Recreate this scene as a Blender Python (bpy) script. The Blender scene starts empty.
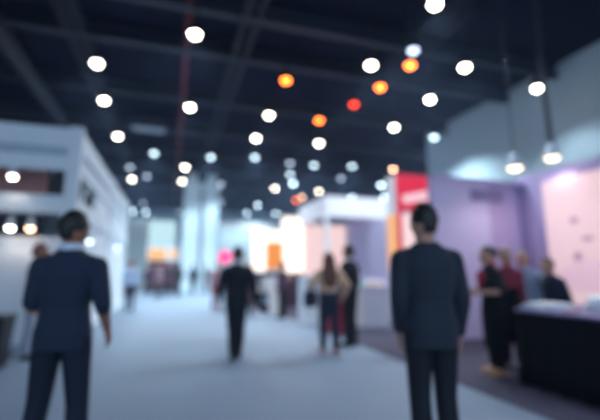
import bpy, bmesh, math, random
from mathutils import Vector, Matrix
random.seed(4)
C = bpy.context.scene.collection
SC = bpy.context.scene
V = Vector

# ------------------------------------------------------------------ materials
def lin(h):
    h = h.lstrip('#')
    r = []
    for i in (0, 2, 4):
        c = int(h[i:i+2], 16) / 255
        r.append(c / 12.92 if c <= .04045 else ((c + .055) / 1.055) ** 2.4)
    return r

def mat(name, col, rough=.6, metal=0., vary=.12, scale=8., emit=None, power=0., spec=.5, sheen=0.):
    m = bpy.data.materials.new(name); m.use_nodes = True
    nt = m.node_tree; b = nt.nodes['Principled BSDF']
    c = lin(col)
    b.inputs['Roughness'].default_value = rough
    b.inputs['Metallic'].default_value = metal
    b.inputs['Specular IOR Level'].default_value = spec
    if sheen: b.inputs['Sheen Weight'].default_value = sheen
    tc = nt.nodes.new('ShaderNodeTexCoord')
    no = nt.nodes.new('ShaderNodeTexNoise'); no.inputs['Scale'].default_value = scale; no.inputs['Detail'].default_value = 4
    mx = nt.nodes.new('ShaderNodeMix'); mx.data_type = 'RGBA'
    nt.links.new(tc.outputs['Object'], no.inputs['Vector'])
    nt.links.new(no.outputs['Fac'], mx.inputs['Factor'])
    mx.inputs[6].default_value = (*[x * (1 - vary) for x in c], 1)
    mx.inputs[7].default_value = (*[min(1, x * (1 + vary)) for x in c], 1)
    nt.links.new(mx.outputs[2], b.inputs['Base Color'])
    if emit:
        b.inputs['Emission Color'].default_value = (*lin(emit), 1)
        b.inputs['Emission Strength'].default_value = power
    return m

M = {
 'aisle':   mat('aisle_carpet', '7F8EA3', .62, vary=.06, scale=3, spec=.4),
 'dark_carpet': mat('dark_carpet', '4E4A5C', .9, vary=.12, scale=5, spec=.2),
 'ceiling': mat('ceiling_paint', '0D1328', .85, vary=.35, scale=.6, spec=.15),
 'steel':   mat('grey_steel', '1F2636', .6, 0., vary=.15),
 'duct':    mat('dark_duct', '1C2333', .6, 0., vary=.15),
 'red_pipe':mat('red_pipe', '6A2030', .55),
 'hall':    mat('hall_wall', 'B0C4CE', .8, vary=.06, scale=.5),
 'far':     mat('far_wall', 'C4DDEA', .8, vary=.08, scale=.3),
 'far_glow': mat('far_panel_added_glow', 'B8CCD8', .7, vary=.04, scale=.6, emit='BCDCEA', power=.22),  # far booth walls: faint emission added to brighten them, nothing lit behind
 'pillar':  mat('pale_pillar_added_glow', 'C4D8E4', .7, vary=.05, scale=1, emit='C0DCEC', power=.16),  # added emission stands in for lamp light missing on the pillars
 'white':   mat('white_panel', 'EAF0F6', .55, vary=.04, scale=1),
 'offwhite':mat('off_white', 'E6E2E6', .5, vary=.04, scale=2),
 'greyband':mat('grey_band', 'B4C0D0', .6, vary=.05, scale=2),
 'inner_red':mat('dusky_red_panel', 'E0ACAA', .7, vary=.35, scale=1.6),
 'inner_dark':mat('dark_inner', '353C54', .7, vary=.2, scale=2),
 'lav':     mat('lavender_panel', 'CFC4E6', .6, vary=.05, scale=.7),
 'lav_mid': mat('mauve_panel', 'B4A2CC', .6, vary=.05, scale=.7),
 'lav_dark':mat('plum_panel', '8A7AA8', .6, vary=.08, scale=1),
 'cloth':   mat('black_cloth', '0B0A10', .85, vary=.2, scale=6, spec=.2),
 'bin':     mat('dark_bin', '0E0C16', .5, vary=.2),
 'red':     mat('red_fabric', 'A81434', .6, vary=.15),
 'paper':   mat('white_paper', 'F2F2F6', .5, vary=.03),
 'ceramic': mat('white_ceramic', 'F0F2F8', .25, vary=.02),
 'peach':   mat('peach_card', 'F2C8B8', .5, vary=.08),
 'teal':    mat('teal_card', '8CC8CC', .5, vary=.08),
 'black':   mat('black_metal', '12141C', .5),
 'housing': mat('lamp_housing', '20242E', .5, .3),
 # lamps and lit signs
 'L_white': mat('lamp_white', 'FFFFFF', emit='FFF6E4', power=20.),
 'L_teal':  mat('lamp_cool', 'C8E8F4', emit='BCD6E4', power=9.),
 'L_far':   mat('lamp_pale', 'C8E8F4', emit='BCD6E8', power=22.),
 'L_dim':   mat('lamp_dim', 'A0A8B8', emit='A8B8D0', power=6.),
 'L_orange':mat('lamp_orange', 'FF9040', emit='FF6E22', power=14.),
 'L_red':   mat('lamp_red', 'FF5030', emit='FF3A1C', power=5.),
 'L_peach': mat('lamp_peach', 'FFC090', emit='FFC49A', power=14.),
 'L_pend':  mat('pendant_lens', 'FFF0D0', emit='FFE8C0', power=4.5),
 'S_pink':  mat('screen_glow', 'A89098', .4, emit='FFDADE', power=.62),
 'S_mark':  mat('screen_print', 'D8B8CC', .4, emit='D8A8BC', power=.55),
 'S_mark2': mat('screen_print_dark', 'A88898', .4, emit='C898B0', power=.42),
 'S_white': mat('lightbox_white', '8C8884', .4, emit='FFEEE0', power=1.7),
 'S_rose':  mat('lightbox_rose', '8C7C7C', .4, emit='FFDAD8', power=.85),
 'S_cyan':  mat('lightbox_cyan', '809090', .4, emit='C8E8F2', power=.56),
 'S_orange':mat('lightbox_orange', '906020', .4, emit='FF9440', power=.75),
 'S_amber': mat('lightbox_amber', '907040', .4, emit='FFB878', power=.8),
 'S_red':   mat('sign_red', '901028', .4, emit='E0203C', power=.62),
 'S_redtxt':mat('sign_white_print', '907880', .4, emit='FFC8D0', power=.75),
 'S_hot':   mat('round_sign_pink', 'FF4080', .4, emit='FF3C7C', power=1.3),
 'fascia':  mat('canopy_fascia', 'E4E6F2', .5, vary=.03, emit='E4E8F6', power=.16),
 # people
 'skin':    mat('skin', 'C48E78', .5, vary=.06, scale=20),
 'skin_d':  mat('skin_brown', 'A06A54', .5, vary=.06, scale=20),
 'hair_k':  mat('hair_black', '14100F', .5, vary=.3, scale=60),
 'hair_b':  mat('hair_brown', '6E3A2C', .45, vary=.3, scale=60),
 'hair_l':  mat('hair_blond', 'B09070', .5, vary=.3, scale=60),
 'navy':    mat('navy_wool', '14203A', .8, vary=.12, scale=30, sheen=.1),
 'navy_d':  mat('navy_trousers', '0F172B', .8, vary=.12, scale=30),
 'suit':    mat('charcoal_suit', '1B2331', .8, vary=.12, scale=30, sheen=.1),
 'suit_d':  mat('charcoal_trousers', '10141F', .8, vary=.12, scale=30),
 'shirt':   mat('white_shirt', 'D2D8E4', .7, vary=.04),
 'ltblue':  mat('pale_blue_shirt', 'A9BBD6', .7, vary=.06),
 'tan':     mat('tan_wool', 'E4B492', .8, vary=.1, scale=20),
 'greyw':   mat('pale_grey_knit', 'A8AEBE', .8, vary=.1, scale=20),
 'denim':   mat('dark_denim', '222A3C', .8, vary=.15, scale=30),
 'darkred': mat('dark_red_cloth', '802034', .75, vary=.12),
 'plum':    mat('plum_cloth', '4A3044', .8, vary=.15),
 'rosecloth':mat('dusty_rose_cloth', 'A4808A', .8, vary=.12),
 'leather': mat('black_leather', '0B0C10', .6),
 'tanshoe': mat('tan_leather', 'C8906C', .45),
 'pinkshoe':mat('pink_shoe', 'C87880', .5),
 'eye':     mat('eye_white', 'E8E4E0', .2), 
 'lip':     mat('lip', '9A4E4A', .5),
}

# ------------------------------------------------------------------ mesh builder
class MB:
    def __init__(s): s.bm = bmesh.new()
    def box(s, lo, hi, rot=None, piv=None):
        c = V([(a + b) / 2 for a, b in zip(lo, hi)]); d = [abs(b - a) for a, b in zip(lo, hi)]
        r = bmesh.ops.create_cube(s.bm, size=1)
        for v in r['verts']:
            v.co = V((v.co.x * d[0], v.co.y * d[1], v.co.z * d[2])) + c
            if rot: v.co = Matrix.Rotation(rot[0], 3, rot[1]) @ (v.co - V(piv or c)) + V(piv or c)
        return s
    def loft(s, rings, closed=True):
        vs = [[s.bm.verts.new(p) for p in r] for r in rings]
        n = len(rings[0])
        for a, b in zip(vs, vs[1:]):
            for i in range(n): s.bm.faces.new((a[i], a[(i+1) % n], b[(i+1) % n], b[i]))
        if closed:
            s.bm.faces.new(list(reversed(vs[0]))); s.bm.faces.new(vs[-1])
        return s
    def tube(s, pts, rad, n=12, round_end=True):
        pts = [V(p) for p in pts]
        if not hasattr(rad, '__len__'): rad = [rad] * len(pts)
        up = None; rings = []
        for i, p in enumerate(pts):
            t = (pts[min(i+1, len(pts)-1)] - pts[max(i-1, 0)]).normalized()
            if up is None:
                up = t.orthogonal().normalized()
            up = (up - t * up.dot(t)).normalized(); w = t.cross(up)
            rings.append([p + (up * math.cos(2*math.pi*k/n) + w * math.sin(2*math.pi*k/n)) * rad[i] for k in range(n)])
        s.loft(rings)
        if round_end:
            s.ball(pts[0], rad[0]*.98, n); s.ball(pts[-1], rad[-1]*.98, n)
        return s
    def ball(s, c, r, n=12, fn=None):
        if not hasattr(r, '__len__'): r = (r, r, r)
        g = bmesh.ops.create_uvsphere(s.bm, u_segments=n, v_segments=max(6, n*2//3), radius=1)
        for v in g['verts']:
            u = v.co.copy()
            k = fn(u) if fn else V((1, 1, 1))
            v.co = V((u.x*r[0]*k[0], u.y*r[1]*k[1], u.z*r[2]*k[2])) + V(c)
        return s
    def sect(s, secs, n=20, p=2.3):      # secs: (cx, cy, z, rx, ry) stacked upward, squarish ovals
        rings = []
        for cx, cy, z, rx, ry in secs:
            r = []
            for k in range(n):
                a = 2*math.pi*k/n; c, q = math.cos(a), math.sin(a)
                r.append(V((cx + rx*math.copysign(abs(c)**(2/p), c), cy + ry*math.copysign(abs(q)**(2/p), q), z)))
            rings.append(r)
        return s.loft(rings)
    def lathe(s, prof, n=24, c=(0, 0, 0)):
        return s.loft([[V((c[0]+r*math.cos(2*math.pi*k/n), c[1]+r*math.sin(2*math.pi*k/n), c[2]+z)) for k in range(n)] for r, z in prof])
    def build(s, name, m, parent=None, bevel=0., remesh=0., smooth=False, sm=2):
        bmesh.ops.recalc_face_normals(s.bm, faces=s.bm.faces)
        me = bpy.data.meshes.new(name); s.bm.to_mesh(me); s.bm.free()
        me.materials.append(M[m] if isinstance(m, str) else m)
        o = bpy.data.objects.new(name, me); C.objects.link(o)
        if remesh:
            r = o.modifiers.new('r', 'REMESH'); r.mode = 'VOXEL'; r.voxel_size = remesh
            if sm:
                k = o.modifiers.new('s', 'SMOOTH'); k.factor = .5; k.iterations = sm
            dg = bpy.context.evaluated_depsgraph_get(); dg.update()
            nm = bpy.data.meshes.new_from_object(o.evaluated_get(dg))
            o.modifiers.clear(); o.data = nm; nm.name = name
            if not nm.materials: nm.materials.append(M[m])
            smooth = True
        if smooth:
            for p in o.data.polygons: p.use_smooth = True
        if bevel:
            b = o.modifiers.new('b', 'BEVEL'); b.width = bevel; b.segments = 2; b.limit_method = 'ANGLE'
        if parent: o.parent = parent
        return o

def tag(o, label, cat, group=None):
    o['label'] = label; o['category'] = cat
    if group: o['group'] = group
    return o
def thing(name, label, cat, loc=(0, 0, 0), rz=0., group=None):
    o = bpy.data.objects.new(name, None); C.objects.link(o)
    o.location = loc; o.rotation_euler = (0, 0, rz); o.empty_display_size = .2
    return tag(o, label, cat, group)
def struct(o): o['kind'] = 'structure'; return o
def box(name, m, lo, hi, parent=None, bevel=0.): return MB().box(lo, hi).build(name, m, parent, bevel)

# ------------------------------------------------------------------ the hall
CZ = 8.3; FY = 48.
struct(box('floor', 'dark_carpet', (-22, -6, -.12), (42, FY, 0)))
a = box('aisle_carpet', 'aisle', (-2.35, -6, 0), (3.42, FY - .3, .008)); struct(a)
struct(box('ceiling', 'ceiling', (-22, -1.5, CZ), (42, FY + .2, CZ + .2)))
struct(box('wall_back', 'far', (-22, FY, 0), (42, FY + .2, CZ)))
struct(box('wall_left', 'far', (-22.2, -6, 0), (-22, FY, CZ)))
w = MB(); w.box((12.2, -6, 0), (12.4, 16.8, CZ)); w.box((12.4, 16.6, 0), (42, 16.8, CZ)); struct(w.build('wall_right', 'hall'))
struct(box('baseboard_right', 'duct', (12.17, -6, 0), (12.2, 16.8, .15)))
for k, y in enumerate((9.45, 11.55, 15.2, 19., 23., 27., 32., 37., 42.)):
    b = MB(); b.box((-22, y - .11, CZ - .08), (42 if y > 16.8 else 12.2, y + .11, CZ)); b.box((-22, y - .02, CZ - .42), (42 if y > 16.8 else 12.2, y + .02, CZ - .08)); b.box((-22, y - .11, CZ - .5), (42 if y > 16.8 else 12.2, y + .11, CZ - .42))
    struct(b.build('trim_%d' % (k + 1), 'steel'))

def truss(x, y0, y1, z, label, m='steel'):
    t = thing('lighting_truss', label, 'truss', (x, y0, z), 0, 'lattice trusses under the ceiling')
    L = y1 - y0; b = MB(); h = .17
    for dx, dz in ((-h, 0), (h, 0), (-h, .34), (h, .34)): b.tube([(dx, 0, dz), (dx, L, dz)], .03, 8, False)
    b.build('chord', m, t)
    d = MB(); n = int(L / .5); st = L / n
    for i in range(n):
        for dx in (-h, h): d.tube([(dx, i*st, 0 if i % 2 else .34), (dx, (i+1)*st, .34 if i % 2 else 0)], .013, 5, False)
        d.tube([(-h, i*st, .34), (h, (i+1)*st, .34)], .013, 5, False)
    d.build('lattice', m, t)
    k = .8
    while k < L: MB().tube([(0, k, .3), (0, k, CZ - z - .0)], .015, 6, False).build('hanger', 'black', t); k += 3.6
truss(-2.75, 7, 46, 7.55, 'lattice truss over the left booth roof, beside the leftmost lamp row')
truss(1.65, 7, 46, 7.55, 'lattice truss over the middle of the aisle')
truss(6.5, 7, 46, 7.55, 'lattice truss right of the orange ceiling lamps')
p = MB(); p.tube([(.12, 6, 7.95), (.12, 46, 7.95)], .09, 12, False); p = p.build('ceiling_sprinkler_pipe', 'red_pipe', smooth=True)
tag(p, 'dull red sprinkler pipe along the dark ceiling', 'pipe')
ad = thing('ceiling_air_duct', 'round grey air duct along the dark ceiling above the left booth', 'duct', (-4.85, 6, 7.85))
MB().tube([(0, 0, 0), (0, 40, 0)], .32, 20, False).build('duct_pipe', 'duct', ad, smooth=True)
for k in range(14):
    MB().tube([(0, 1 + 2.8*k, 0), (0, 1.08 + 2.8*k, 0)], .35, 20, False).build('duct_collar', 'steel', ad, smooth=True)
for k in range(7): MB().tube([(0, 1.04 + 5.6*k, .3), (0, 1.04 + 5.6*k, CZ - 7.85)], .02, 6, False).build('hanger', 'black', ad)
v = thing('ceiling_vent', 'grey rectangular vent unit under the ceiling left of the centre lamps', 'vent', (-1.22, 18, 7.7))
box('vent_body', 'steel', (-.75, -.35, -.22), (.75, .35, .3), v, .05)
g = MB()
for k in range(7): g.box((-.66, -.3 + .09*k, -.25), (.66, -.26 + .09*k, -.22))
g.build('vent_grille', 'greyband', v)
for dx in (-.6, .6): MB().tube([(dx, 0, .3), (dx, 0, CZ - 7.7)], .02, 6, False).build('hanger', 'black', v)

# ------------------------------------------------------------------ ceiling spotlights
PROTO = {}
def make_lamp(kind, r=.132):
    t = bpy.data.objects.new('ceiling_spotlight', None); C.objects.link(t)
    # origin at the top of the stem (ceiling); lens at 1.3 m below
    b = MB(); b.lathe([(.03, -.92), (.07, -.95), (.10, -1.05), (r*.95, -1.25), (r*1.08, -1.30), (r*1.0, -1.30), (r*.9, -1.26)], 20)
    b.build('lamp_housing', 'housing', t, smooth=True)
    l = MB(); l.lathe([(.001, -1.30 - r*.75), (r*.5, -1.30 - r*.66), (r*.85, -1.30 - r*.38), (r*.97, -1.29), (r*.5, -1.27)], 20)
    l.build('lens', kind, t, smooth=True)
    s = MB(); s.tube([(0, 0, 0), (0, 0, -.93)], .018, 8, False); s.lathe([(.06, 0), (.06, -.04), (.02, -.06)], 12)
    s.build('stem', 'black', t)
    return t
SPOT = {}
def spot_data(key, col, watt, ang=125):
    d = bpy.data.lights.new(key, 'SPOT'); d.energy = watt; d.color = col; d.spot_size = math.radians(ang); d.spot_blend = .6; d.shadow_soft_size = .12
    return d
SPOTS = {'L_white': ((.72, .88, 1.0), 310), 'L_teal': ((.70, .89, 1.), 850, 145), 'L_orange': ((1., .5, .2), 60), 'L_red': ((1., .35, .15), 30), 'L_peach': ((1., .75, .55), 160), 'L_far': ((.70, .89, 1.), 850, 145), 'L_dim': ((.70, .89, 1.), 600, 145)}
def lamp(x, y, kind, label, z=7.0, size=1., group='spotlights hanging from the dark ceiling'):
    if kind not in PROTO: t = PROTO[kind] = make_lamp(kind)
    else:
        t = PROTO[kind].copy(); C.objects.link(t)
        for ch in PROTO[kind].children:
            if ch.type == 'MESH':
                c = ch.copy(); c.parent = t; C.objects.link(c)
    t.location = (x, y, z + 1.3)
    tag(t, label, 'ceiling light', group)
    sp = SPOTS[kind]
    if sp:
        if kind not in SPOT: SPOT[kind] = spot_data('spot_' + kind[2:], *sp)
        l = bpy.data.objects.new('spot_beam', SPOT[kind]); C.objects.link(l); l.parent = t; l.location = (0, 0, -1.45)
    return t
ORD = ['nearest', 'second', 'third', 'fourth', 'fifth', 'sixth', 'seventh', 'eighth', 'ninth', 'tenth', 'eleventh', 'twelfth', 'thirteenth', 'fourteenth']
DESC = {'L_white': 'bright white', 'L_teal': 'pale blue-green', 'L_dim': 'dim grey', 'L_far': 'small pale blue', 'L_orange': 'glowing orange', 'L_red': 'red-orange', 'L_peach': 'warm peach'}
ROWS = [
 ('above the left booth', [(-2.22, 11.42, 'w'), (-2.41, 14.03, 'w'), (-2.41, 17.85, 'w'), (-2.41, 23.28, 'd'), (-2.56, 26.41, 'w'), (-2.48, 35.85, 'd'), (-3.69, 41.0, 'f'), (-2.54, 41.4, 'f')]),
 ('right of the left booth roof', [(-1.04, 20.04, 't'), (-1.63, 25.27, 'd')]),
 ('left of the aisle centre', [(.27, 9.18, 'w'), (.36, 13.75, 'w'), (.49, 22.35, 'w'), (.43, 26.05, 'w'), (.63, 40.4, 'd')]),
 ('over the walking man', [(3.16, 13.62, 'w'), (3.23, 16.32, 'w'), (1.66, 19.9, 't'), (3.77, 19.22, 't'), (2.91, 26.2, 'd'), (3.75, 33.3, 'd')]),
 ('over the white canopy', [(5.11, 6.47, 'w'), (5.02, 9.21, 'w'), (5.71, 8.2, 'd'), (6.06, 16.14, 'w'), (5.77, 19.78, 'd'), (6.47, 22.14, 't'), (6.62, 26.38, 'w'), (7.35, 24.46, 'f'), (7.01, 33.92, 'f'), (6.98, 39.1, 'f')]),
 ('over the suited man', [(7.59, 8.51, 'w'), (7.95, 10.63, 'w'), (8.19, 13.32, 'w'), (7.13, 19.78, 't'), (9.18, 19.34, 't'), (9.76, 22.18, 'd'), (9.9, 26.45, 'w'), (9.73, 38.22, 'f'), (12.96, 41.2, 'f')]),
 ('along the tall grey right wall', [(10.64, 8.91, 'w'), (10.46, 13.87, 't'), (13.13, 23.26, 'f'), (15.54, 27.14, 'f'), (13.17, 27.9, 'f')]),
 ('right above the canopy fascia', [(11.66, 19.24, 'p'), (9.47, 29.08, 'p'), (9.42, 30.51, 'o2')]),
]
KK = {'w': 'L_white', 't': 'L_teal', 'd': 'L_dim', 'f': 'L_far', 'p': 'L_peach', 'o': 'L_orange', 'o2': 'L_orange', 'r': 'L_red'}
for where, ls in ROWS:
    ls = sorted(ls, key=lambda q: q[1]); cnt = {}
    tot = {}
    for q in ls: tot[q[2]] = tot.get(q[2], 0) + 1
    for x, y, k in ls:
        i = cnt.get(k, 0); cnt[k] = i + 1
        if tot[k] == 1: lab = 'only %s ceiling spotlight %s' % (DESC[KK[k]], where)
        else: lab = '%s %s ceiling spotlight from the camera %s' % (ORD[i], DESC[KK[k]], where)
        lab = lab.replace('nearest ', 'nearest ').replace('nearest bright white ceiling spotlight from the camera', 'nearest bright white ceiling spotlight')
        lamp(x, y, KK[k], lab)
for x, y, k, lab in [
 (3.01, 10.79, 'o', 'glowing orange ceiling spotlight, leftmost of the orange ones'),
 (5.09, 13.53, 'o', 'glowing orange ceiling spotlight, lowest of the orange ones'),
 (5.71, 11.77, 'r', 'red-orange ceiling spotlight, reddest of the warm ones'),
 (5.93, 10.34, 'o', 'glowing orange ceiling spotlight between the red-orange one and the topmost orange one'),
 (6.06, 8.88, 'o', 'glowing orange ceiling spotlight, topmost of the orange ones')]:
    lamp(x, y, KK[k], lab)

# ------------------------------------------------------------------ left white booth
BX, BY, BE = -1.76, 8.28, 17.4
lb = thing('exhibition_booth', 'white two-opening exhibition booth along the left side of the aisle', 'booth', (BX, BY, 0))
W = 5.4; Dp = BE - BY
def bb(n, m, lo, hi, bev=.015): return box(n, m, lo, hi, lb, bev)
T = .16
# front face bands (x from -W to 0, y 0..T), side bands (x -T..0, y T..Dp)
for (z0, z1, m) in ((3.66, 4.05, 'white'), (3.22, 3.50, 'white'), (2.40, 2.74, 'white')):
    bb('cross_band', m, (-W, .0, z0), (-T, T, z1)); bb('cross_band', m, (-T, T, z0), (0, Dp, z1))
bb('recessed_band', 'greyband', (-W, .05, 3.50), (-T, T, 3.66)); bb('recessed_band', 'greyband', (-T, T, 3.50), (-.05, Dp, 3.66))
bb('front_panel', 'white', (-W, .02, 0), (-T, T, 1.97)); 
for k in range(4): bb('side_panel', 'white', (-T, T + k*Dp/4 + .03, 0), (-.03, (k+1)*Dp/4 - .03, 1.97))
for yy in (0, Dp/2, Dp - T): bb('post', 'white', (-T - .04, yy - .02, 0), (.03, yy + T + .04, 4.08))
bb('post', 'white', (-W/2 - .08, -.02, 0), (-W/2 + .08, T, 4.05))
bb('infill_panel', 'white', (-T + .02, 2.4, 2.74), (-.05, Dp, 3.22)); bb('infill_panel', 'white', (-T + .02, .9, 1.97), (-.06, Dp, 2.40))
bb('roof_panel', 'white', (-W, T, 3.9), (-T, Dp, 3.98))
bb('back_panel', 'white', (-W, Dp - .1, 0), (-T, Dp, 3.9))
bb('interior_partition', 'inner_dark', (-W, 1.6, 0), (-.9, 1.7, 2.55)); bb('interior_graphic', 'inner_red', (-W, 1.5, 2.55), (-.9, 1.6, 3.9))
bb('skirting', 'greyband', (-W, -.03, 0), (-T - .04, .02, .14))
for k, yy in enumerate((1.0, 3.2, 5.4, 7.6)):
    d = MB(); d.tube([(-.08, yy, 2.74), (-.08, yy + .5, 3.22)], .03, 8, False); d.build('brace', 'white', lb)
def booth_lamp(x, y, z, kind, label, top):
    t = thing('booth_spotlight', label, 'spotlight', (x, y, z), 0, 'spotlights in the white booth')
    b = MB(); b.lathe([(.02, .16), (.045, .15), (.06, .05), (.063, 0)], 16); b.build('lamp_housing', 'white', t, smooth=True)
    l = MB(); l.lathe([(.001, -.05), (.034, -.042), (.055, -.016), (.06, .004), (.03, .01)], 16); l.build('lens', kind, t, smooth=True)
    s = MB(); s.tube([(0, 0, .15), (0, 0, top - z)], .014, 8, False); s.build('stem', 'white', t)
    pd = bpy.data.lights.new('booth_beam', 'SPOT'); pd.energy = 2.5; pd.color = (1, .85, .75); pd.spot_size = 2.0; pd.shadow_soft_size = .06
    lo = bpy.data.objects.new('spot_beam', pd); C.objects.link(lo); lo.parent = t; lo.location = (0, 0, -.12)
booth_lamp(-2.72, 8.06, 3.0, 'L_white', 'white spotlight in the upper opening of the white booth', 3.22)
booth_lamp(-2.66, 8.06, 2.1, 'L_white', 'white spotlight in the lower opening, left of the warm one', 2.40)
booth_lamp(-2.36, 8.06, 2.1, 'L_peach', 'warm yellow spotlight in the lower opening of the white booth', 2.40)
booth_lamp(-1.66, 9.5, 1.99, 'L_teal', 'pale spotlight on the booth side just right of the navy man\'s head', 2.40)
booth_lamp(-1.66, 14.3, 2.12, 'L_teal', 'pale spotlight on the far part of the booth side', 2.40)
bn = thing('waste_bin', 'dark square tapered bin at the left edge in front of the white booth', 'bin', (-2.38, 6.95, 0))
r = [[V((sx*a, sy*a, z)) for sx, sy in ((-1, -1), (1, -1), (1, 1), (-1, 1))] for a, z in ((.19, 0), (.23, .66))]
MB().loft(r).build('bin_body', 'bin', bn, .01); MB().box((-.245, -.245, .66), (.245, .245, .74)).build('bin_lid', 'bin', bn, .02)
MB().box((-.12, -.252, .68), (.12, -.245, .72)).build('flap', 'black', bn)

# ------------------------------------------------------------------ right lavender booth
rb = thing('exhibition_booth', 'lavender walled exhibition booth behind the black draped table', 'booth', (5.13, 7.0, 0))
box('back_panel', 'lav', (.08, 0, 0), (1.47, .12, 3.28), rb, .01)
box('back_panel', 'lav_mid', (1.48, .02, 0), (2.46, .12, 3.28), rb, .01)
box('header_strip', 'lav_dark', (1.0, -.04, 2.86), (1.85, .0, 3.12), rb, .005)
box('end_post', 'lav', (.02, -.03, 0), (.1, .16, 3.32), rb, .01)
box('corner_post', 'lav_dark', (2.3, -.1, 0), (2.46, .02, 3.32), rb, .01)
box('side_panel', 'lav_mid', (2.46, -7.4, 0), (2.58, .12, 3.5), rb, .01)
box('top_rail', 'lav_mid', (.02, -.03, 3.28), (2.46, .14, 3.36), rb, .01)
sc = thing('backlit_screen', 'glowing pink-white backlit screen on the lavender wall behind the table', 'screen', (7.505, 6.4, .72))
box('screen_frame', 'lav_mid', (-.0, -5.6, -.04), (.07, .04, 2.6), sc, .008)
box('glowing_face', 'S_pink', (-.03, -5.55, 0), (-.0, 0, 2.5), sc)
g = MB()
for z, y0, y1 in ((.30, -2.6, -.15), (.44, -2.6, -.1), (.58, -2.8, -.2), (.74, -1.9, -.5)): g.box((-.036, y0, z), (-.03, y1, z + .08))
g.build('printed_lines', 'S_mark', sc)
for y, z, a, b in ((-.62, .92, .10, .09), (-.85, 1.25, .13, .05), (-.62, 1.62, .10, .07), (-1.5, 1.0, .12, .06)):
    MB().ball((-.03, y, z), (.006, a, b), 14).build('printed_motif', 'S_mark2', sc, smooth=True)
tb = thing('draped_table', 'long table under a floor-length black cloth on the right', 'table', (4.2, 4.15, 0))
g = MB(); n = 60; rings = []
for z, o in ((0.01, .03), (.3, .018), (.6, .008), (.83, 0.), (.865, .0)):
    r = []
    per = []
    for i in range(40): per.append((0, -3.2*i/40))
    for i in range(9): per.append((.78*i/9, -3.2))
    for i in range(40): per.append((.78, -3.2 + 3.2*i/40))
    for i in range(9): per.append((.78*(1 - i/9), 0))
    for i, (x, y) in enumerate(per):
        k = o*math.sin(i*1.9); nx = -1 if x == 0 else (1 if x == .78 else 0); ny = 1 if y == 0 else (-1 if y == -3.2 else 0)
        r.append(V((x + nx*(k + o), y + ny*(k + o), z)))
    rings.append(r)
g.loft(rings).build('black_cloth', 'cloth', tb, smooth=True)
box('tabletop', 'lav_dark', (-.015, -3.22, .865), (.795, .015, .90), tb, .008)
st = thing('paper_stack', 'low stack of white paper sheets on the far end of the table', 'papers', (4.47, 3.93, .90))
for k in range(6): MB().box((-.23 , -.17, .012*k), (.23, .17, .012*k + .0115), (.10*(k - 2), 'Z'), (0, 0, 0)).build('paper_sheet', 'paper', st)
bw = thing('serving_dome', 'rounded white domed dish on the table at the right edge', 'dish', (4.86, 3.52, .90))
MB().lathe([(.16, 0), (.19, .012), (.19, .02), (.001, .022)], 28).build('plate', 'ceramic', bw, smooth=True)
MB().lathe([(.18, .022), (.178, .07), (.15, .14), (.09, .18), (.001, .195)], 28).build('dome', 'ceramic', bw, smooth=True)
rc = thing('leaflet_pile', 'small red leaflet pile on the front edge of the table', 'leaflets', (4.38, 3.55, .90))
for k in range(3): MB().box((-.05, -.075, .006*k), (.05, .075, .006*k + .005), (.15*k, 'Z'), (0, 0, 0)).build('leaflet', 'red', rc)

def pendant(x, y, z, label, rod=.02):
    t = thing('pendant_lamp', label, 'pendant lamp', (x, y, z), 0, 'pendant lamps over the lavender booth')
    MB().lathe([(.03, .30), (.06, .28), (.10, .18), (.13, .06), (.145, .02), (.14, .0), (.12, .03)], 24).build('lamp_shade', 'greyband', t, smooth=True)
    MB().lathe([(.001, -.05), (.08, -.045), (.115, -.02), (.13, .006), (.05, .02)], 24).build('lens', 'L_pend', t, smooth=True)
    s = MB(); s.tube([(0, 0, .28), (0, 0, CZ - z)], rod, 10, False); s.lathe([(.001, CZ - z - .05), (.09, CZ - z - .04), (.09, CZ - z)], 14); s.build('stem', 'duct', t)
    d = spot_data('pendant_beam', (1., .86, .9), 30, 150)
    l = bpy.data.objects.new('spot_beam', d); C.objects.link(l); l.parent = t; l.location = (0, 0, -.12)
pendant(7.20, 5.86, 3.60, 'right pendant lamp with a thick stem above the glowing screen', .05)
pendant(6.37, 6.0, 3.36, 'left pendant lamp above the purple booth corner', .012)

# ------------------------------------------------------------------ middle booths
cb = thing('canopy_booth', 'white canopy booth with a broad fascia and lavender wall beyond the woman', 'booth', (4.7, 12, 0))
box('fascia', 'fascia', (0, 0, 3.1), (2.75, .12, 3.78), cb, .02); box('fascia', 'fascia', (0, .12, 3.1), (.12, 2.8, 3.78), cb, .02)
box('roof_panel', 'white', (0.12, .12, 3.6), (2.75, 2.8, 3.7), cb)
box('post', 'white', (0, 0, 0), (.12, .12, 3.1), cb, .01); box('post', 'white', (2.6, 0, 0), (2.75, .12, 3.1), cb, .01)
box('back_panel', 'lav', (1.75, 2.0, 0), (3.6, 2.1, 3.6), cb)
box('lit_panel', 'S_rose', (.14, 2.3, .9), (1.75, 2.36, 3.1), cb); box('lit_column', 'S_amber', (2.5, -.06, 1.2), (2.73, -.01, 2.95), cb, .02)
for k in range(3):
    MB().lathe([(.08, 0), (.09, -.02), (.07, -.05), (.001, -.055)], 16, (.7 + .8*k, .9, 3.6)).build('downlight', 'L_pend', cb, smooth=True)
rt = thing('red_sign_tower', 'tall red lit sign tower with a slanted white print behind the suited man', 'sign', (6.2, 10.1, 0))
box('core', 'white', (0, .06, 0), (1.25, .6, 4.18), rt, .01); box('side_lit_panel', 'S_amber', (-.02, .08, 1.3), (0, .58, 3.0), rt, .004)
box('red_face', 'S_red', (0, 0, 3.1), (1.25, .06, 4.18), rt, .01)
b = MB(); b.box((.18, -.015, 3.40), (1.2, 0, 3.66), (-.22, 'Y'), (.7, 0, 3.56)); b.build('white_print', 'S_redtxt', rt)
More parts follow.
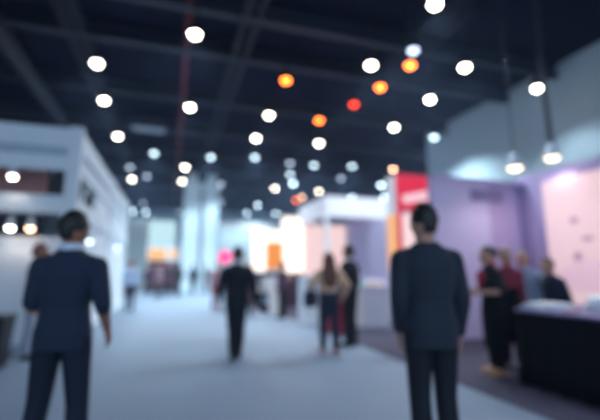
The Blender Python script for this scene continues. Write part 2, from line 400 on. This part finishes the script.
box('lower_lit_panel', 'S_rose', (.18, .02, 1.6), (.66, .06, 3.0), rt); box('red_edge', 'S_red', (0, 0, 1.2), (.14, .06, 3.1), rt)

lt = thing('lightbox_booth', 'brightly lit white lightbox booth at the end of the aisle\'s right side', 'booth', (2.95, 15, 0))
box('left_lightbox', 'S_white', (0, 0, 1.35), (.50, .3, 2.95), lt, .03)
box('tall_lightbox', 'S_white', (1.18, 0, 1.3), (2.0, .3, 3.45), lt, .03)
box('top_lightbox', 'S_white', (.50, .05, 2.45), (1.18, .3, 2.9), lt, .02)
box('hanging_lightbox', 'S_white', (1.15, -.05, .95), (1.42, .0, 1.35), lt, .02)
box('orange_panel', 'S_orange', (.50, .1, 1.42), (1.18, .25, 2.45), lt)
box('base_panel', 'plum', (.0, .1, 0), (2.7, .3, 1.3), lt)
box('end_panel', 'S_rose', (2.0, .05, .9), (2.75, .3, 3.1), lt)
box('side_panel', 'white', (2.6, .3, 0), (2.75, 3, 3.1), lt)
box('display_pedestal', 'offwhite', (-.27, -.24, 0), (.27, .24, 1.1), tag(thing('display_pedestal', '', '', (3.08, 13, 0)), 'pale narrow pedestal in front of the lightbox booth', 'pedestal'), .01).name = 'plinth_body'
box('plinth_top', 'paper', (-.3, -.27, 1.1), (.3, .27, 1.14), bpy.data.objects['display_pedestal'], .01)
ws = thing('display_stand', 'white display stand left of the long-haired woman', 'stand', (3.42, 10, 0))
box('stand_body', 'white', (-.2, -.2, .06), (.2, .2, 1.2), ws, .01); box('stand_foot', 'greyband', (-.24, -.24, 0), (.24, .24, .06), ws, .01); box('stand_top', 'offwhite', (-.23, -.23, 1.2), (.23, .23, 1.25), ws, .01)
rs = thing('round_sign', 'round hot-pink lit sign left of the walking man\'s head', 'sign', (1.78, 14, 1.83))
b = MB(); b.lathe([(.001, -.05), (.2, -.05), (.22, -.03), (.22, .03), (.001, .035)], 28)
for v_ in b.bm.verts: v_.co = V((v_.co.x, v_.co.z, v_.co.y))
b.build('pink_disc', 'S_hot', rs); MB().tube([(0, .02, -.2), (0, .02, -1.83)], .02, 8, False).build('pole', 'black', rs)
MB().lathe([(.2, -1.83), (.2, -1.81), (.03, -1.79)], 20).build('base', 'black', rs)
ct = thing('reception_counter', 'white reception counter left of the suited man', 'counter', (4.3, 8.7, 0))
box('counter_body', 'offwhite', (0, 0, .06), (.72, .5, .98), ct, .02); box('counter_top', 'offwhite', (-.04, -.05, .98), (.76, .54, 1.02), ct, .01); box('plinth', 'greyband', (.03, .03, 0), (.69, .47, .06), ct)
def small(name, m, label, cat, loc, s):
    t = thing(name, label, cat, loc); box('tray', m, (-s[0], -s[1], 0), (s[0], s[1], s[2]*.5), t, .01); box('contents', 'offwhite' if m != 'teal' else 'paper', (-s[0]*.8, -s[1]*.8, s[2]*.5), (s[0]*.8, s[1]*.8, s[2]), t, .01)
small('brochure_tray', 'peach', 'peach brochure tray on the white reception counter', 'tray', (4.72, 8.95, 1.02), (.24, .16, .12))
small('gift_box', 'teal', 'pale teal box on the left end of the reception counter', 'box', (4.38, 8.95, 1.02), (.09, .12, .2))
rp = thing('red_display_stand', 'dark red boxy stand behind the woman\'s right leg', 'stand', (3.62, 8.6, 0))
box('stand_body', 'red', (-.17, -.17, 0), (.17, .17, .72), rp, .02); box('stand_top', 'red', (-.19, -.19, .72), (.19, .19, .76), rp, .01)

# ------------------------------------------------------------------ far end
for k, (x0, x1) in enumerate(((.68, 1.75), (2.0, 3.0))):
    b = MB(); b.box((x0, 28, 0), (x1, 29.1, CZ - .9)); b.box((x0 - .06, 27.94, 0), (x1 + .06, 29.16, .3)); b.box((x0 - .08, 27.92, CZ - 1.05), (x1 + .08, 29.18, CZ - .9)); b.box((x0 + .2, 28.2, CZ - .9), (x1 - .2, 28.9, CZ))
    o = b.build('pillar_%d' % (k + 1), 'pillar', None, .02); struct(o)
fb = thing('lit_kiosk', 'pale cyan lit kiosk with an amber band left of the far pillars', 'kiosk', (-1.5, 28.4, 0))
box('upper_lightbox', 'S_cyan', (0, 0, 2.9), (1.75, 1.2, 4.7), fb, .05); box('amber_band', 'S_amber', (.1, -.05, 2.05), (1.2, 0, 2.8), fb, .02); box('amber_band', 'S_amber', (1.4, -.02, 2.2), (1.95, .03, 2.75), fb, .02)
box('lower_wall', 'plum', (.1, .1, 0), (2.0, 1.2, 2.0), fb, .02); box('collar', 'white', (.0, 0, 2.0), (2.0, 1.2, 2.9), fb, .02)
fw = thing('far_booth', 'pale white walled booth at the far end left of the lit kiosk', 'booth', (-6.2, 36, 0))
box('wall_panel', 'far_glow', (0, 0, 0), (5.6, .2, 4.9), fw, .02); box('header', 'white', (-.1, -.1, 4.9), (5.7, .3, 5.5), fw, .02); box('counter', 'white', (1, -.8, 0), (3, -.3, 1.05), fw, .02)
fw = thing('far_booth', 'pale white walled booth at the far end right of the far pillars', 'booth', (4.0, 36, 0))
box('wall_panel', 'far_glow', (0, 0, 0), (8., .2, 5.1), fw, .02); box('header', 'white', (-.1, -.1, 5.1), (8.1, .3, 5.7), fw, .02); box('counter', 'white', (.5, -.8, 0), (2.5, -.3, 1.05), fw, .02)

# ------------------------------------------------------------------ people
def person(label, x, y, h, face=0., skin='skin', hair='hair_k', hair_style='short', top='navy', hem=.46, sleeve='long', collar=None,
           legs='navy_d', shoe='leather', stride=0., stance=.05, arms=None, vox=.012, lean=0., wide=1., female=False, head_yaw=0., apron=None, tie=False, skirt=None, detail=True, cuffs=True):
    t = thing('person', label, 'person', (x, y, .008 if -2.3 < x < 3.4 else 0.), face)
    sw = (.92 if female else 1.) * wide
    P = lambda a: V((a[0]*h, a[1]*h, a[2]*h))
    def L(z): return lean * max(0., z - .5)           # forward lean of the upper body
    # joints
    hp = [V((s*.050, 0, .50)) for s in (-1, 1)]
    an = [V((-stance - .004, -stride, .045 + max(0, stride)*.18)), V((stance + .004, stride, .045 + max(0, -stride)*.18))]
    kn = []
    for s in (0, 1):
        m = (hp[s] + an[s]) / 2; m.y += .012 + abs(stride)*.18; m.z = .275; kn.append(m)
    sh = [V((s*.106*sw, L(.78), .781)) for s in (-1, 1)]
    dfl = [((s*.128*sw, L(.62) - .012, .625), (s*.126*sw, L(.5) + .035, .482)) for s in (-1, 1)]
    arms = arms or [None, None]
    el = [V(arms[i][0]) if arms[i] else V(dfl[i][0]) for i in (0, 1)]
    wr = [V(arms[i][1]) if arms[i] else V(dfl[i][1]) for i in (0, 1)]
    hc = V((0, L(.93) + .012, .925))
    R = Matrix.Rotation(head_yaw, 3, 'Z')
    TS = [(.488, .088, .062), (.53, .092, .064), (.58, .082 if not female else .076, .056), (.63, .077 if not female else .068, .053), (.70, .090, .062), (.75, .098, .064), (.785, .096, .056), (.812, .072, .046), (.835, .046, .040), (.848, .036, .034)]
    # --- body: one continuous surface
    b = MB()
    b.sect([(0, L(z)*h, z*h, rx*sw*h, ry*h) for z, rx, ry in TS])
    b.tube([P((0, L(.82) - .004, .82)), P((0, L(.88) + .002, .885))], [.036*h*(.88 if female else 1), .033*h*(.85 if female else 1)])
    def headfn(u):
        k = 1.
        if u.z < 0: k = 1 + u.z*.30
        return (k, 1 + (.06*(-u.z) if u.y > 0 and u.z < 0 else 0), 1)
    hb = MB(); hb.ball((0, 0, 0), (.044*h, .055*h, .068*h), 24, headfn)
    hb.ball((0, .056*h, -.010*h), (.0075*h, .012*h, .016*h), 10)                 # nose
    hb.ball((0, .045*h, -.050*h), (.016*h, .012*h, .012*h), 10)                  # chin
    for s in (-1, 1):
        hb.ball((s*.044*h, -.002*h, -.006*h), (.006*h, .012*h, .019*h), 10)       # ears
        hb.ball((s*.018*h, .047*h, .016*h), (.013*h, .006*h, .005*h), 8)          # brow ridge
    for v in hb.bm.verts: v.co = R @ (v.co*1.16) + P(hc)
    me = bpy.data.meshes.new('tmp'); hb.bm.to_mesh(me); hb.bm.free(); b.bm.from_mesh(me); bpy.data.meshes.remove(me)
    for s in (0, 1):
        sg = (-1, 1)[s]
        b.tube([P(hp[s]), P((hp[s]*.6 + kn[s]*.4)), P(kn[s]), P(kn[s]*.6 + an[s]*.4 + V((0, -.008, 0))), P(an[s])], [.052*h*sw, .046*h, .034*h, .034*h, .021*h])
        b.tube([P(an[s]), P(an[s] + V((sg*.004, .03, -.026))), P(an[s] + V((sg*.010, .085, -.033)))], [.022*h, .020*h, .013*h])
        b.tube([P(sh[s]), P(sh[s]*.5 + el[s]*.5), P(el[s])], [.032*h*sw, .029*h*sw, .023*h*sw])
        b.tube([P(el[s]), P(el[s]*.6 + wr[s]*.4), P(wr[s])], [.023*h, .024*h*sw, .0155*h])
        # hand
        d = (wr[s] - el[s]).normalized(); nrm = V((-sg, 0, 0)); nrm = (nrm - d*nrm.dot(d)).normalized(); sd = d.cross(nrm)
        if sd.y < 0: sd = -sd
        w0 = wr[s]; pe = w0 + d*.055
        rr = []
        for tt, hw, th in ((-.005, .013, .011), (.02, .021, .011), (.055, .024, .009)):
            c_ = w0 + d*tt
            rr.append([P(c_ + sd*(hw*math.cos(a)) + nrm*(th*math.sin(a))) for a in [2*math.pi*k/12 for k in range(12)]])
        b.loft(rr)
        if detail:
            for f, ln in zip((-1.5, -.5, .5, 1.5), (.036, .044, .047, .041)):
                b0 = pe + sd*(f*.0118) - d*.006; b1 = b0 + d*ln*.45 + sd*(f*.0012); b2 = b1 + (d*.85 + nrm*.5)*ln*.3; b3 = b2 + (d*.6 + nrm*.8)*ln*.28
                b.tube([P(b0), P(b1), P(b2), P(b3)], [.0052*h, .0048*h, .0044*h, .0036*h], 8)
            t0 = w0 + d*.014 + sd*.016; t1 = t0 + d*.020 + sd*.016 + nrm*.006; t2 = t1 + d*.022 + sd*.004 + nrm*.008
            b.tube([P(t0), P(t1), P(t2)], [.0062*h, .0055*h, .0042*h], 8)
        else:
            b.ball(P(pe + d*.03 + nrm*.006), (.018*h, .018*h, .03*h), 8)
    body = b.build('body', skin, t, remesh=.005 if detail else vox, sm=1)
    if detail:
        for s in (-1, 1):
            e = MB(); e.ball(R @ V((s*.0203*h, .0553*h, .0045*h)) + P(hc), (.0072*h, .0052*h, .0048*h), 10); e.build('eye', 'eye', body, smooth=True)
        e = MB(); e.ball(R @ V((0, .0622*h, -.0397*h)) + P(hc), (.014*h, .005*h, .0045*h), 10); e.build('mouth', 'lip', body, smooth=True)
    # --- hair
    hm = MB()
    def hairfn(u):
        k = 1.08
        if u.y > .25 and u.z < .55: k = .80
        elif u.z < (-.58 if hair_style != 'long' else -.65): k = .84
        elif u.y > .05 and u.z < .1: k = .84
        elif hair_style != 'long' and abs(u.x) > .50 and u.z < -.02: k = .86
        return (k, k, k)
    hm.ball((0, -.003*h, .002*h), (.044*h, .055*h, .068*h), 28, hairfn)
    if hair_style == 'long':
        hm.loft([[V((rx*h*math.cos(a), (cy + ry*math.sin(a))*h, z*h)) for a in [2*math.pi*k/14 for k in range(14)]] for z, rx, ry, cy in
                 ((.05, .038, .034, -.02), (0, .056, .042, -.028), (-.06, .064, .040, -.040), (-.12, .072, .036, -.052), (-.18, .066, .030, -.060), (-.24, .034, .016, -.062))])
    if hair_style == 'bun': hm.ball((0, -.062*h, .03*h), .026*h, 14)
    for v in hm.bm.verts: v.co = R @ (v.co*1.16) + P(hc)
    hm.build('hair', hair, t, remesh=max(.006, vox*.6), sm=2)
    # --- top / jacket
    c = MB(); g = .012
    secs = [(z, rx + g, ry + g) for z, rx, ry in TS if z > hem + .02]
    secs = [(hem, .100 if hem < .52 else .088, .074)] + secs
    secs[-1] = (.848, .047, .042)
    c.sect([(0, L(z)*h, z*h, rx*sw*h, ry*h) for z, rx, ry in secs])
    for s in (0, 1):
        sg = (-1, 1)[s]
        c.tube([P((sg*.045, L(.815), .808)), P(sh[s] + V((0, 0, .0)))], [.030*h, .039*h*sw])
        c.tube([P(sh[s]), P(sh[s]*.5 + el[s]*.5), P(el[s])], [.041*h*sw, .038*h*sw, .033*h*sw])
        f = {'long': .93, 'elbow': .18, 'short': 0.}[sleeve]
        if f: c.tube([P(el[s]), P(el[s]*(1-f) + wr[s]*f)], [.033*h*sw, (.024 if f > .5 else .031)*h], 12, f < .5)
    o = c.build('jacket' if hem < .5 else 'top', top, t, remesh=vox, sm=2)
    if collar:
        k = MB(); k.sect([(0, (L(.85) - .002)*h, z*h, rx*h, ry*h) for z, rx, ry in ((.825, .054, .047), (.85, .046, .042), (.872, .041, .038))], 16, 2.)
        k.build('collar', collar, o, smooth=True)
        if sleeve == 'long' and detail and cuffs:
            for s in (0, 1):
                k = MB(); k.tube([P(el[s]*.10 + wr[s]*.90), P(el[s]*.03 + wr[s]*.97)], .021*h, 12, False); k.build('cuff', collar, o, smooth=True)
    # --- trousers / skirt
    q = MB()
    q.sect([(0, 0, z*h, (rx + .008)*sw*h, (ry + .008)*h) for z, rx, ry in ((.47, .080, .058), (.50, .092, .062), (.56, .088, .060), (.60, .080, .056))])
    rl = (.058, .050, .041, .039, .034) if not female else (.057, .051, .041, .041, .029)
    for s in (0, 1):
        q.tube([P(hp[s]), P((hp[s]*.6 + kn[s]*.4)), P(kn[s]), P(kn[s]*.5 + an[s]*.5 + V((0, -.006, 0))), P(an[s] + V((0, -.002, -.012)))], [r*h*sw for r in rl], 14, False)
        q.ball(P(hp[s]), rl[0]*h*sw, 12)
    q.build('trousers', legs, t, remesh=vox, sm=2)
    for s in (0, 1):
        sg = (-1, 1)[s]; a_ = an[s]; k = MB()
        zz = a_.z - .045
        k.loft([[P((a_.x + sg*ox + rx*math.cos(q_), a_.y + oy + ry*math.sin(q_), zz + z)) for q_ in [2*math.pi*i/18 for i in range(18)]] for z, rx, ry, oy, ox in
                ((.0, .026, .078, .035, .006), (.010, .0275, .081, .036, .006), (.022, .026, .074, .034, .005), (.036, .023, .050, .015, .002), (.055, .022, .028, -.004, 0))])
        k.build('shoe', shoe, t, smooth=True)
    if apron:
        k = MB(); k.sect([(0, L(z)*h, z*h, rx*sw*h, ry*h) for z, rx, ry in ((.20, .100, .078), (.40, .110, .086), (.50, .110, .082), (.60, .094, .072), (.66, .092, .072))], 24)
        k.build('apron', apron, t, remesh=vox, sm=2)
    if skirt:
        k = MB(); k.sect([(0, 0, z*h, rx*h, ry*h) for z, rx, ry in ((.12, .12, .10), (.35, .105, .085), (.52, .09, .07), (.60, .078, .06))], 24)
        k.build('skirt', skirt, t, remesh=vox, sm=2)
    return t

# foreground
person('man in navy with a pale collar seen from behind in the left foreground', -.675, 3.22, 1.78, -.2, 'skin_d', 'hair_k', top='navy', hem=.47, sleeve='elbow', collar='shirt',
       legs='navy_d', stance=.085, wide=1.0, vox=.008, head_yaw=-.12, cuffs=False,
       arms=[((-.116, -.02, .645), (-.07, .11, .61)), ((.148, -.035, .64), (.15, .03, .54))])
person('man in a charcoal suit seen from behind in the right foreground', 1.775, 2.52, 1.845, -.22, 'skin', 'hair_k', top='suit', hem=.455, sleeve='long', collar=None,
       legs='suit_d', stance=.046, wide=1.0, vox=.008, head_yaw=.05,
       arms=[((-.128, -.02, .63), (-.10, .07, .50)), None])
# middle distance
mm = person('man in dark clothes walking away in the middle of the aisle', 1.04, 6.55, 1.74, -.1, 'skin', 'hair_k', top='suit_d', hem=.47, collar='shirt', legs='suit_d', stride=.05, stance=.022, vox=.011, wide=1.05,
       arms=[((-.155, -.02, .64), (-.15, .05, .50)), ((.16, -.03, .64), (.17, .03, .49))])
bg = thing('shoulder_bag', 'dark shoulder bag with a pale panel at the walking man\'s right side', 'bag', (1.45, 6.48, .72))
MB().box((-.06, -.17, 0), (.06, .17, .30)).build('bag_body', 'leather', bg, .03); MB().box((-.05, -.176, .12), (.05, -.168, .25)).build('pale_panel', 'greyw', bg, .003)
MB().tube([(0, -.15, .28), (-.04, -.08, .50), (-.09, 0, .56), (-.04, .08, .50), (0, .15, .28)], .012, 8, False).build('strap', 'leather', bg)
person('woman with long brown hair and a tan top walking away', 2.58, 6.45, 1.67, -.15, 'skin', 'hair_b', 'long', top='tan', hem=.60, collar=None, legs='denim', shoe='pinkshoe', stride=-.06, stance=.05, vox=.011, female=True, wide=1.12,
       arms=[((-.185, -.03, .67), (-.17, .06, .56)), ((.185, -.03, .67), (.17, .06, .56))])
wb = thing('handbag', 'dark slouchy handbag on the left arm of the long-haired woman', 'bag', (2.22, 6.38, .78))
MB().box((-.11, -.07, 0), (.11, .07, .26)).build('bag_body', 'denim', wb, .04); MB().tube([(-.08, 0, .25), (-.05, 0, .36), (.05, 0, .36), (.08, 0, .25)], .01, 8, False).build('handle', 'leather', wb)
person('person dressed in black standing just right of the long-haired woman', 3.22, 7.0, 1.84, .5, 'skin_d', 'hair_k', top='suit_d', hem=.50, collar='shirt', legs='suit_d', vox=.014, wide=.95, detail=False)
person('fair-haired person half hidden behind the walking man', 1.34, 8.3, 1.72, 2.9, 'skin', 'hair_l', top='plum', legs='navy_d', hem=.5, vox=.016, detail=False)
person('person in grey with a ruddy face beyond the navy man\'s left shoulder', -2.06, 7.6, 1.80, -1.6, 'skin_d', 'hair_b', top='greyw', legs='greyw', hem=.5, vox=.014, detail=False, wide=.9)
# right booth
pw = person('woman in black apron and red scarf facing left beside the table', 4.28, 4.62, 1.70, 1.35, 'skin', 'hair_k', 'bun', top='suit_d', hem=.5, sleeve='short', collar='red', legs='cloth', shoe='tanshoe', vox=.010, female=True, apron='cloth',
       arms=[((-.15, .0, .64), (-.08, .14, .635)), ((.15, .0, .64), (.06, .14, .625))])
k = MB(); k.ball((0, .085*1.7, .755*1.7), (.085, .045, .10), 16); k.ball((.03, .09*1.7, .69*1.7), (.04, .03, .08), 12)
k.build('scarf', 'red', pw, remesh=.01)
person('person with a dark red top facing the camera behind the apron woman', 4.80, 4.85, 1.70, 2.75, 'skin', 'hair_l', top='darkred', hem=.5, legs='cloth', apron='cloth', vox=.011, wide=.92)
person('person in a pale blue shirt leaning over the far end of the table', 5.45, 5.05, 1.66, 1.9, 'skin', 'hair_l', top='ltblue', hem=.5, legs='denim', collar='ltblue', vox=.012, lean=.25)
person('person in navy standing behind the table in front of the screen', 5.42, 4.55, 1.55, 1.5, 'skin', 'hair_k', top='navy', hem=.5, legs='navy_d', vox=.012, lean=.2, female=True)
# distance
far = [
 ('far person in a pale blue shirt and dark trousers beside the booth end', -1.25, 15.0, 1.72, 0., 'skin', 'hair_b', 'ltblue', 'denim', 0),
 ('far person in dark plum left of the group under the amber band', -1.15, 24.5, 1.68, 3., 'skin', 'hair_k', 'plum', 'leather', .04),
 ('taller dark-red dressed person in the group under the amber band', -.05, 22.6, 1.85, 2.8, 'skin', 'hair_k', 'plum', 'leather', 0),
 ('person in black at the right of the group under the amber band', .45, 22.8, 1.80, .4, 'skin_d', 'hair_k', 'leather', 'leather', .03),
 ('shorter person in rose at the front of the group under the amber band', -.5, 21.5, 1.62, 2.2, 'skin', 'hair_b', 'rosecloth', 'leather', .04),
 ('far person in navy at the foot of the left pillar', 1.35, 25.6, 1.72, .2, 'skin', 'hair_k', 'navy', 'navy_d', 0),
 ('far person in dark grey at the foot of the right pillar', 2.15, 25.9, 1.74, 2., 'skin', 'hair_k', 'suit', 'suit_d', .04),
 ('person in dusty rose left of the walking man', 1.58, 14.5, 1.66, 3.0, 'skin', 'hair_b', 'rosecloth', 'darkred', .03),
 ('person in dark clothes in front of the lightbox booth', 3.18, 11.6, 1.62, .6, 'skin', 'hair_k', 'plum', 'leather', 0),
 ('person in dark clothes left of the pale pedestal', 2.35, 12.6, 1.60, 2.6, 'skin', 'hair_k', 'navy', 'navy_d', 0),
]
for lab, x, y, h, f, sk, ha, tp, lg, sd in far:
    person(lab, x, y, h, f, sk, ha, top=tp, hem=.5, legs=lg, stride=sd, vox=.02, detail=False)

hz = bpy.data.materials.new('thin_haze'); hz.use_nodes = True; nt = hz.node_tree; nt.nodes.remove(nt.nodes['Principled BSDF'])
vsn = nt.nodes.new('ShaderNodeVolumeScatter'); vsn.inputs['Density'].default_value = .003; vsn.inputs['Anisotropy'].default_value = .2; vsn.inputs['Color'].default_value = (.46, .62, 1, 1)
nt.links.new(vsn.outputs[0], nt.nodes['Material Output'].inputs['Volume'])
o = MB().box((-23, -7, -.5), (43, FY + 1, CZ + .6)).build('haze', hz); o['kind'] = 'stuff'; tag(o, 'thin bluish haze filling the whole hall', 'haze')

# ------------------------------------------------------------------ world, camera, look
wd = bpy.data.worlds.new('hall_light'); SC.world = wd; wd.use_nodes = True
bgn = wd.node_tree.nodes['Background']; bgn.inputs[0].default_value = (.48, .71, 1., 1); bgn.inputs[1].default_value = 1.15
cam = bpy.data.cameras.new('camera'); co = bpy.data.objects.new('camera', cam); C.objects.link(co)
cam.sensor_width = 36; cam.sensor_fit = 'HORIZONTAL'; cam.lens = 24; cam.shift_y = -10 / 600
co.location = (0, 0, 1.37)
co.rotation_euler = (math.radians(100), 0, -math.radians(17.748))
cam.clip_end = 200; cam.clip_start = .05
cam.dof.use_dof = True; cam.dof.focus_distance = 1.0; cam.dof.aperture_fstop = 24/28.
SC.camera = co
vs = SC.view_settings
vs.view_transform = 'Standard'; vs.look = 'None'; vs.gamma = 1; vs.use_curve_mapping = False; vs.exposure = 0.
